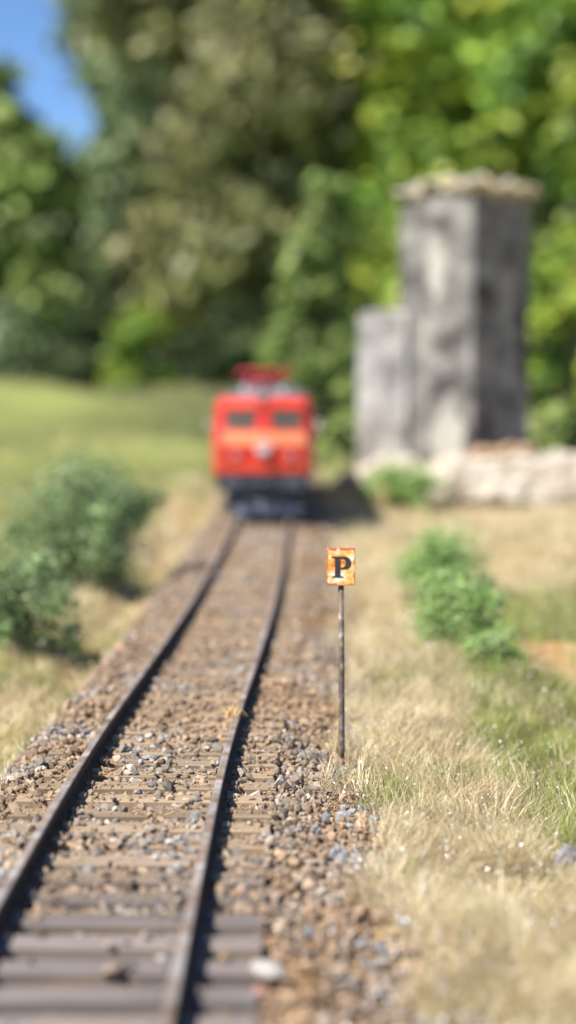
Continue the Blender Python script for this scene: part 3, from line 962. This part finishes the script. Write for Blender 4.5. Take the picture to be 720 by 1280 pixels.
# underframe, bogies, wheels
mb = MB(); mb.box(-14.6, 14.6, 3.5, LEN - 3.5, 11.5, 14.7); mb.box(-13.6, 13.6, 76, 110, 5.0, 11.6, 0.5); mb.build("underframe", M_under, loco)
wheel_me = None
for yc in (42.0, LEN - 42.0):
    for s in (-1, 1):
        mb = MB(); mb.box(*sorted((s*11.2, s*12.9)), yc - 30, yc + 30, 6.0, 9.0, 0.3)
        for q in (-18, 18):
            mb.box(*sorted((s*11.0, s*13.6)), yc + q - 3.2, yc + q + 3.2, 4.2, 9.8, 0.4)
        mb.build("bogie_frame", M_under, loco)
        for q in (-18, 18):
            mb = MB(); mb.tube([(s*9.9, yc+q, 6.6), (s*9.9, yc+q, 11.2)], 1.4, 10); mb.build("spring", M_steelgrey, loco)
            mb = MB()
            mb.tube([(s*7.2, yc+q, 6.9), (s*7.9, yc+q, 6.9)], 7.4, 28)
            mb.tube([(s*7.9, yc+q, 6.9), (s*10.2, yc+q, 6.9)], 6.85, 28)
            wh = mb.build("wheel", M_steelgrey, loco)
            mb = MB(); mb.tube([(s*10.1, yc+q, 6.9), (s*10.9, yc+q, 6.9)], 2.0, 14); mb.build("hub", M_under, wh)
    mb = MB()
    for q in (-18, 18):
        mb.tube([(-8, yc+q, 6.9), (8, yc+q, 6.9)], 1.0, 10)
    mb.box(-6.5, 6.5, yc - 12, yc + 12, 4.0, 11.0, 0.5); mb.build("traction_motor", M_under, loco)
# roof gear: two lowered pantographs on insulators, lead bar, ventilator hoods
for yc in (24.0, LEN - 24.0):
    pg = MB()
    for s in (-1, 1):
        pg.tube([(s*6.4, yc - 11, 45.2), (s*6.4, yc + 11, 45.2)], 0.45, 8)
        pg.tube([(s*6.4, yc - 9, 45.4), (s*5.0, yc + 8, 47.2), (s*4.2, yc - 4, 49.2)], 0.32, 8)
        pg.tube([(s*6.4, yc + 9, 45.4), (s*5.0, yc - 8, 47.4), (s*4.2, yc + 2, 49.4)], 0.32, 8)
    for q in (-11, -4, 4, 11):
        pg.tube([(-6.4, yc + q, 45.2), (6.4, yc + q, 45.2)], 0.45, 8)
    pan = pg.build("pantograph", M_panto, loco, smooth=True)
    pg = MB()
    for q in (-4.6, 2.6):
        pg.tube([(-10, yc + q, 47.8), (-7.6, yc + q, 49.8), (7.6, yc + q, 49.8), (10, yc + q, 47.8)], 0.5, 8)
    pg.build("contact_strip", M_panto, pan, smooth=True)
    for s in (-1, 1):
        for q in (-10, 10):
            ib = MB(); prof = [1.0, 1.5, 0.9, 1.4, 0.8]
            ib.tube([(s*6.4, yc + q, 41.6 + k * 0.85) for k in range(5)], prof, 12); ib.build("insulator", M_ins, loco)
mb = MB()
mb.tube([(0, 38, 44.4), (0, LEN - 38, 44.4)], 0.35, 8); mb.build("roof_lead", M_panto, loco, smooth=True)
for k in range(3):
    mb = MB(); mb.box(-7.5, 7.5, 52 + k * 30, 74 + k * 30, 42.3, 43.9, 0.5); mb.build("roof_hood", M_roof, loco)
for s in (-1, 1):
    mb = MB(); mb.tube([(s*3.2, 7.2, 42.9), (s*3.2, 10.5, 42.9)], [0.8, 0.35], 10); mb.build("horn", M_chrome, loco)

# ------------------------------------------------------------------ ruined tower
M_conc = mat("stained_render", rough=0.92, spec=0.15)
n_, r_ = noise_ramp(M_conc, 60.0, [(0.38, (0.055, 0.051, 0.046)), (0.45, (0.14, 0.13, 0.117)), (0.55, (0.235, 0.224, 0.202)), (0.66, (0.41, 0.385, 0.33))], detail=8, dist=0.4, rough=0.62)
n2_, r2_ = noise_ramp(M_conc, 420.0, [(0.3, (0.75, 0.75, 0.75)), (0.7, (1.2, 1.2, 1.2))], detail=6)
# patches of old pale plaster left on the render: one high on the front, one wide at its foot
def plaster(col, centre, size):
    L = M_conc.node_tree.links
    tc = N(M_conc, "ShaderNodeTexCoord"); mp = N(M_conc, "ShaderNodeMapping")
    mp.inputs["Location"].default_value = tuple(-c / q for c, q in zip(centre, size))
    mp.inputs["Scale"].default_value = tuple(1000.0 / q for q in size)
    L.new(tc.outputs["Object"], mp.inputs[0])
    ln = N(M_conc, "ShaderNodeVectorMath", operation='LENGTH'); L.new(mp.outputs[0], ln.inputs[0])
    ad = N(M_conc, "ShaderNodeMath", operation='MULTIPLY_ADD'); L.new(n_.outputs["Fac"], ad.inputs[0]); ad.inputs[1].default_value = -1.6; L.new(ln.outputs["Value"], ad.inputs[2])
    rp = N(M_conc, "ShaderNodeValToRGB"); rp.color_ramp.elements[0].position = 0.0; rp.color_ramp.elements[0].color = (1, 1, 1, 1)
    rp.color_ramp.elements[1].position = 0.35; rp.color_ramp.elements[1].color = (0, 0, 0, 1); L.new(ad.outputs[0], rp.inputs[0])
    return mixc(M_conc, 'MIX', rp.outputs[0], col, (0.45, 0.43, 0.37))
pc_ = plaster(plaster(r_.outputs[0], (-20, 0, 96), (5.5, 8, 12)), (-13, 0, 24), (9, 6, 11))
setc(M_conc, mixc(M_conc, 'MULTIPLY', 1.0, pc_, r2_.outputs[0]))
bump(M_conc, n2_.outputs["Fac"], 0.8, 0.0009)
M_pale = mat("pale_render", rough=0.92, spec=0.15)
n_, r_ = noise_ramp(M_pale, 60.0, [(0.36, (0.14, 0.13, 0.112)), (0.48, (0.30, 0.29, 0.27)), (0.62, (0.44, 0.425, 0.39))], detail=8)
setc(M_pale, r_.outputs[0]); bump(M_pale, n_.outputs["Fac"], 0.8, 0.0015)
M_cap = mat("lichened_cap_stone", rough=0.95, spec=0.1)
n_, r_ = noise_ramp(M_cap, 110.0, [(0.35, (0.28, 0.25, 0.20)), (0.52, (0.42, 0.38, 0.30)), (0.66, (0.55, 0.42, 0.16)), (0.75, (0.50, 0.48, 0.42))], detail=6)
setc(M_cap, r_.outputs[0]); bump(M_cap, n_.outputs["Fac"], 0.8, 0.001)
M_rock = mat("cream_rubble", rough=0.95, spec=0.1)
n_, r_ = noise_ramp(M_rock, 90.0, [(0.34, (0.30, 0.25, 0.185)), (0.46, (0.48, 0.42, 0.34)), (0.6, (0.64, 0.59, 0.50))], detail=7)
setc(M_rock, r_.outputs[0]); bump(M_rock, n_.outputs["Fac"], 0.8, 0.001)
M_tanrock = mat("tan_rubble", rough=0.95, spec=0.1)
n_, r_ = noise_ramp(M_tanrock, 140.0, [(0.3, (0.30, 0.18, 0.10)), (0.55, (0.50, 0.34, 0.21)), (0.75, (0.60, 0.48, 0.35))], detail=7)
setc(M_tanrock, r_.outputs[0]); bump(M_tanrock, n_.outputs["Fac"], 0.8, 0.001)

PHI = math.radians(42)
tower = thing("ruined_tower", "grey ruined stone tower with lower annex on a rubble base", "tower", (TOWER[0], TOWER[1], -2.0), -PHI)
def rough_block(x0, x1, y0, y1, z0, z1, n, amp, ragged, seed, batter=0.0):
    """closed block with uneven faces and a broken top edge"""
    V, F, key = [], [], {}
    nx_, ny_, nz_ = n
    def vid(i, j, k):
        if (i, j, k) not in key:
            key[(i, j, k)] = len(V)
            V.append((x0 + (x1-x0)*i/nx_, y0 + (y1-y0)*j/ny_, z0 + (z1-z0)*k/nz_))
        return key[(i, j, k)]
    for i in range(nx_):
        for j in range(ny_):
            F.append((vid(i,j,0), vid(i,j+1,0), vid(i+1,j+1,0), vid(i+1,j,0)))
            F.append((vid(i,j,nz_), vid(i+1,j,nz_), vid(i+1,j+1,nz_), vid(i,j+1,nz_)))
    for k in range(nz_):
        for i in range(nx_):
            F.append((vid(i,0,k), vid(i+1,0,k), vid(i+1,0,k+1), vid(i,0,k+1)))
            F.append((vid(i+1,ny_,k), vid(i,ny_,k), vid(i,ny_,k+1), vid(i+1,ny_,k+1)))
        for j in range(ny_):
            F.append((vid(0,j+1,k), vid(0,j,k), vid(0,j,k+1), vid(0,j+1,k+1)))
            F.append((vid(nx_,j,k), vid(nx_,j+1,k), vid(nx_,j+1,k+1), vid(nx_,j,k+1)))
    V = np.array(V)
    cxm, cym = (x0+x1)/2, (y0+y1)/2
    t = (V[:, 2] - z0) / (z1 - z0)
    sc = 1 - batter * t
    V[:, 0] = cxm + (V[:, 0] - cxm) * sc; V[:, 1] = cym + (V[:, 1] - cym) * sc
    for a in range(2):
        V[:, a] += (fbm(V[:, 0]/6 + seed, V[:, 1]/6 + a*31, V[:, 2]/6, 3) - 0.5) * amp * 2
    V[:, 2] += np.where(t > 0.5, (fbm(V[:, 0]/7, V[:, 1]/7, seed + 0.5, 3) - 0.5) * ragged * 2 * sstep(0.7, 1, t), 0)
    return mesh_np("block", V, np.array(F))
link("tower_wall", rough_block(-40, 0, 0, 42, 0, 128, (20, 21, 50), 0.55, 2.0, 3.0, 0.02), M_conc, tower)
link("annex", rough_block(-61, -33.5, -2.5, 24, -1, 77, (14, 14, 36), 0.5, 1.8, 9.0, 0.02), M_pale, tower)
# cap stones round the broken top
rr = random.Random(8)
spots = []
for k in range(6): spots.append((-38.5 + k * 7.6, 1.0))
for k in range(6): spots.append((-0.5, 5.5 + k * 7.2))
for k in range(5): spots.append((-38.5 + k * 8.0, 40.5))
for k in range(4): spots.append((-39, 9 + k * 8))
for k, (x, y) in enumerate(spots):
    o = link("cap_stone", rock_mesh("cap_stone", 40 + k, rr.uniform(4.4, 6.6), rr.uniform(4.0, 6.2), rr.uniform(2.4, 5.0), sub=2), M_cap, tower, (x + 1.2 + rr.uniform(-1.0, 1.6), y + 0.6 + rr.uniform(-1.2, 1.5), 128.5 + rr.uniform(-1.0, 2.4)))
    o.rotation_euler = (rr.uniform(-.15, .15), rr.uniform(-.15, .15), rr.uniform(0, 3))
for k, (x, y, z) in enumerate([(-57, 1, 77), (-50, 1, 77.6), (-43, 0, 77), (-38, 1, 77.2), (-57, 10, 77.4), (-55, 18, 77)]):
    o = link("cap_stone", rock_mesh("cap_stone", 70 + k, 4.6, 4.2, 2.2, sub=2), M_pale, tower, (x, y, z))
    o.rotation_euler = (0, 0, rr.uniform(0, 3))
# rubble footing
Rm = Matrix.Rotation(PHI, 3, 'Z')
def rubble(wx, wy, wz, r, m, seed):
    p = Rm @ Vector((wx - TOWER[0], wy - TOWER[1], wz + 2.0))
    o = link("footing_stone", rock_mesh("footing_stone", seed, *r, sub=3 if max(r) > 8 else 2), m, tower, p)
    o.rotation_euler = (rr.uniform(-.2, .2), rr.uniform(-.2, .2), rr.uniform(0, 6))
k = 0
for q in range(120):
    big = q < 34
    x = rr.uniform(70, 156); y = rr.uniform(664, 712)
    if y > 700 + (x - 74) * 0.7: y = rr.uniform(664, 690)
    r0 = rr.uniform(6.0, 9.0) if big else rr.uniform(2.4, 5.0)
    hs = 15.0 * float(sstep(660, 690, y + rr.uniform(-3, 3))) * (1 - 0.25 * float(sstep(120, 150, x)))
    rubble(x, y, hs - r0 * (0.75 if big else 0.3) - 0.5, (r0 * rr.uniform(1, 1.35), r0, r0 * rr.uniform(.6, .9)), M_rock if rr.random() < .8 else M_tanrock, 100 + q)
k = 130
link("ledge", rough_block(-12, 92, -26, 4, 0, 15.5, (40, 12, 8), 2.2, 2.6, 5.0, 0.06), M_rock, tower).rotation_euler = (0, 0, PHI - 0.06)
for (wx, wy, wz, r) in [(34, 714, 3, (8, 6, 9)), (42, 707, 5, (9, 6, 9)), (51, 699, 5, (8, 6, 10)), (27, 720, 1, (7, 6, 7)), (36, 708, -1, (6, 5, 5)), (64, 684, 4, (9, 7, 11)), (56, 692, 3, (8.5, 7, 8)), (70, 680, 1, (7, 6, 8)), (49, 700, 2, (7, 7, 6)), (40, 708, 1, (7, 6, 5)), (61, 676, -1, (6, 5, 5))]:
    rubble(wx, wy, wz, r, M_rock, 200 + k); k += 1
for q in range(22):
    x = rr.uniform(78, 104)
    rubble(x, 682 + (x - 76) * 0.8 + rr.uniform(-3, 3), 15.5 + rr.uniform(-1, 2.2), (rr.uniform(2.4, 4.4), rr.uniform(2.4, 4), rr.uniform(1.8, 3)), M_tanrock, 300 + q)

# ------------------------------------------------------------------ bushes and trees
M_leaf = vert_mat("leaf", 0.5, 0.4, trans=0.22)
M_bark = simple("bark", (0.09, 0.07, 0.05), 0.9, var=0.4, scale=30)
M_twig = simple("twig", (0.12, 0.09, 0.06), 0.9, var=0.3, scale=900)

def leaf_mesh(name, lobes, n, leaf, pal, clump=0.22, per=40, shell=0.5):
    """lobes: (cx, cy, cz, rx, ry, rz); n leaf faces gathered in clumps through each lobe's volume"""
    vol = np.array([l[3] * l[4] * l[5] for l in lobes]) ** 0.7
    vol /= vol.sum()
    VV, CC = [], []
    for l, w in zip(lobes, vol):
        nc = max(3, int(n * w / per))
        u = rng.normal(size=(nc, 3)); u /= np.linalg.norm(u, axis=1, keepdims=True)
        rad = (shell + (1 - shell) * rng.random(nc)) * (0.78 + 0.44 * noise(u[:, 0]*2.3 + l[0], u[:, 1]*2.3, u[:, 2]*2.3 + l[2]))
        cen = u * rad[:, None] * np.array(l[3:6]) + np.array(l[:3])
        cr = clump * (l[3] * l[4] * l[5]) ** (1/3) * rng.uniform(0.6, 1.4, nc)
        ctone = rng.uniform(0.5, 1.5, nc)
        cpal = rng.integers(0, len(pal), nc)
        idx = np.repeat(np.arange(nc), per)
        m = len(idx)
        off = rng.normal(size=(m, 3)) * np.array([1, 1, 0.7]) * (cr[idx] * 0.5)[:, None]
        p = cen[idx] + off
        nrm = rng.normal(size=(m, 3)) + u[idx] * 0.8 + np.array([0, 0, 0.7])
        nrm /= np.linalg.norm(nrm, axis=1, keepdims=True)
        t = np.cross(nrm, rng.normal(size=(m, 3))); t /= np.linalg.norm(t, axis=1, keepdims=True)
        bt = np.cross(nrm, t)
        s = leaf * rng.uniform(0.6, 1.3, m)
        a, b_ = t * s[:, None], bt * (s * 0.55)[:, None]
        q = np.stack([p - a, p + b_, p + a, p - b_], 1)
        VV.append(q.reshape(-1, 3))
        c = np.asarray(pal)[cpal[idx]] * (ctone[idx] * rng.uniform(0.75, 1.25, m))[:, None]
        CC.append(np.repeat(np.clip(c, 0.004, 0.6), 4, axis=0))
    V = np.concatenate(VV); C = np.concatenate(CC)
    F = np.arange(len(V)).reshape(-1, 4)
    return mesh_np(name, V, F, C)

def plant(name, label, cat, x, y, lobes, n, leaf, pal, trunk_r, bark, group=None, per=40, clump=0.22, z=None, shell=0.5, ntrunk=1):
    gz = float(ground_h(x, y)) if z is None else z
    root = thing(name, label, cat, (x, y, gz), 0, group)
    link("crown", leaf_mesh("crown", lobes, n, leaf, pal, clump, per, shell), M_leaf, root)
    b = MB()
    top = max(l[2] + l[5] * 0.5 for l in lobes)
    rr = random.Random(int(x * 13 + y))
    for s in range(ntrunk):
        bx_, by_ = (rr.gauss(0, trunk_r * 2) if ntrunk > 1 else 0), (rr.gauss(0, trunk_r) if ntrunk > 1 else 0)
        pts = [(bx_, by_, -trunk_r * 2)]
        for k in range(1, 6):
            pts.append((bx_ + rr.gauss(0, trunk_r * 0.9), by_ + rr.gauss(0, trunk_r * 0.9), top * k / 5))
        b.tube(pts, [trunk_r * (1.2 - 0.19 * k) for k in range(6)], 9)
        for l in lobes:
            st = Vector(pts[rr.randint(1, 3)])
            en = Vector(l[:3])
            mid = st.lerp(en, 0.5) + Vector((rr.gauss(0, 1), rr.gauss(0, 1), rr.gauss(0, 1))) * trunk_r
            b.tube([st, mid, en], [trunk_r * 0.55, trunk_r * 0.38, trunk_r * 0.12], 6)
    b.build("trunk" if cat == "tree" else "stem", bark, root, smooth=True)
    return root

def at(X, y):                                             # photo column + distance -> x in mm
    return (X - 360.0) / FPX * y

# model bushes on the layout
PG = [(0.31, 0.50, 0.14), (0.37, 0.57, 0.18), (0.24, 0.40, 0.10), (0.44, 0.62, 0.24)]
PD = [(0.20, 0.29, 0.115), (0.26, 0.36, 0.15), (0.34, 0.46, 0.22), (0.12, 0.18, 0.065)]
def bush(label, X, y, w, h, n, leaf, pal, seed):
    rr = random.Random(seed)
    lobes = [(0, 0, h * 0.5, w * 0.40, w * 0.34, h * 0.45)]
    for k in range(13):
        a = rr.uniform(0, 6.28); q = rr.uniform(0.16, 0.44)
        lobes.append((math.cos(a) * w * q, math.sin(a) * w * q, h * rr.uniform(0.12, 1.0 - q), w * rr.uniform(.07, .17), w * rr.uniform(.07, .17), h * rr.uniform(.08, .2)))
    return plant("bush", label, "bush", at(X, y), y, lobes, n, leaf, pal, w * 0.03, M_twig, "model bushes beside the track", per=22, clump=0.42, shell=0.3, ntrunk=3)
bush("large dark green bush left of the track, the farther of the left pair", 104, 412, 44, 36, 22000, 0.62, PD, 1)
bush("dusty green bush cut off by the left edge, nearer the camera", 20, 318, 27, 25, 14000, 0.4, PD, 2)
bush("bright green bush behind another on the right bank", 556, 385, 25, 20, 14000, 0.4, PG, 3)
bush("rounded bright green bush in front on the right bank", 568, 305, 21, 17.5, 16000, 0.32, PG, 4)
bush("low straggly green bush right of the rounded bush", 616, 286, 12, 9, 6000, 0.28, PG, 5)
bush("low green bush at the foot of the grey tower", 503, 655, 40, 20, 10000, 0.7, PG, 6)
bush("tiny dark tuft of a bush at the left ballast edge", 116, 318, 6, 4.5, 1200, 0.4, PD, 7)
# two dry stalks standing in the grass
for (X, y, lab) in ((478, 640, "dry orange stalk standing before the tower footing"), (180, 640, "dry orange stalk standing left of the locomotive")):
    b = MB(); b.tube([(0, 0, -1), (0.4, 0, 6), (-0.2, 0.3, 12)], [0.9, 0.8, 0.4], 6)
    b.tube([(0.2, 0, 5), (1.8, 0.2, 9)], [0.5, 0.2], 5)
    x = at(X, y); tag(b.build("dry_stalk", M_splint, loc=(x, y, float(ground_h(x, y)))), lab, "stalk")

# full-size trees beyond the meadow
PO = [(0.20, 0.215, 0.075), (0.26, 0.265, 0.105), (0.13, 0.15, 0.05), (0.34, 0.33, 0.15)]
PB = [(0.24, 0.36, 0.055), (0.31, 0.43, 0.06), (0.16, 0.28, 0.05), (0.40, 0.48, 0.07)]
PM = [(0.25, 0.33, 0.09), (0.32, 0.41, 0.115), (0.19, 0.27, 0.07)]
PT = [(0.24, 0.31, 0.15), (0.30, 0.37, 0.19), (0.19, 0.26, 0.12)]
PSHADE = [(0.06, 0.095, 0.03), (0.085, 0.12, 0.04), (0.045, 0.075, 0.025)]  # leaf colours darkened to paint deep shade between the lit crowns
def tree(name, label, X, y, w, z0, h, n, leaf, pal, seed, cat="tree", nl=9, group="trees beyond the meadow"):
    rr = random.Random(seed)
    lobes = []
    for k in range(nl):
        t = (k + 0.5) / nl
        a = rr.uniform(0, 6.28)
        ww = w * (0.62 + 0.5 * math.sin(math.pi * min(1, t * 0.9 + 0.12)))
        lobes.append((math.cos(a) * ww * rr.uniform(.25, .6), math.sin(a) * ww * rr.uniform(.2, .5), z0 + (h - z0) * t, ww * rr.uniform(.36, .56), ww * rr.uniform(.34, .5), (h - z0) * rr.uniform(.12, .2)))
    return plant(name, label, cat, at(X, y), y, lobes, n, leaf, pal, w * 0.055, M_bark, group, per=34, clump=0.34)
tree("olive_tree", "tall dull olive brown tree towering behind the locomotive", 285, 9400, 1020, 220, 3300, 30000, 56, PO, 1, nl=14)
tree("broadleaf_tree", "bright yellow green tree behind the grey tower", 620, 8600, 850, 200, 3000, 26000, 56, PB, 2, nl=13)
tree("broadleaf_tree", "dark green tree filling the left edge below the blue sky", 35, 9000, 500, 40, 1530, 14000, 50, PM, 3, nl=9)
tree("slender_tree", "slender pale green tree rising against the sky at upper left", 150, 11500, 480, 400, 4200, 13000, 48, PT, 4, nl=10)
tree("low_shrub", "low bright green shrub at the meadow edge left of the locomotive", 165, 7600, 190, 20, 360, 5000, 24, PB, 5, "shrub", 7)
tree("grey_shrub", "pale grey green shrub at the far left meadow edge", 12, 7900, 150, 20, 430, 4000, 24, PT, 6, "shrub", 6)
tree("round_shrub", "mid green shrub between the locomotive and the tower", 402, 1550, 62, 2, 225, 9000, 6.5, PM, 7, "shrub", 9)
tree("edge_shrub", "yellow green shrub low behind the tower at the right edge", 712, 1150, 46, 2, 150, 9000, 4.5, PB, 8, "shrub", 9)
for k, (X, lab) in enumerate(((60, "tree with leaves coloured dark for deep shade behind the left edge trees"), (235, "tree with leaves coloured dark for deep shade behind the olive brown tree, left one"),
                              (400, "tree with leaves coloured dark for deep shade behind the olive brown tree, right one"), (560, "tree with leaves coloured dark for deep shade behind the bright tree, left one"),
                              (740, "tree with leaves coloured dark for deep shade behind the bright tree, right one"))):
    tree("shade_coloured_tree", lab, X, 13000, 1050, -100, 1700 if k == 0 else 3900, 15000, 80, PSHADE, 20 + k, nl=12)  # backdrop closing the sky gaps, its deep shade put into the leaf colour
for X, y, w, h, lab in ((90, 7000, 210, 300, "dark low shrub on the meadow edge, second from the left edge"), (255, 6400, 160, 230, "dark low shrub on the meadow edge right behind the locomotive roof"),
                        (310, 8300, 300, 420, "wide shrub coloured dark for the shaded gap under the olive brown tree")):
    tree("low_shrub", lab, X, y, w, 0, h, 5000, 28, PSHADE if "dark" in lab else PM, int(X), "shrub", 7)  # dark ones take the leaf colours with shade painted in
for X, y, w, h, lab in ((412, 1080, 40, 78, "dense dark green growth between the locomotive and the tower annex"), (440, 1000, 30, 50, "lower green growth at the foot of the tower annex"),
                        (712, 815, 34, 40, "low growth in the tower's shadow right behind the rubble ledge")):
    tree("leafy_growth", lab, X, y, w, 0, h, 6000, 3.2, PM, int(X), "shrub", 8, "growth behind the layout")
print("triangles", sum(sum(len(p.vertices) - 2 for p in m.polygons) if len(m.polygons) < 5000 else len(m.loops) - 2 * len(m.polygons) for m in bpy.data.meshes))
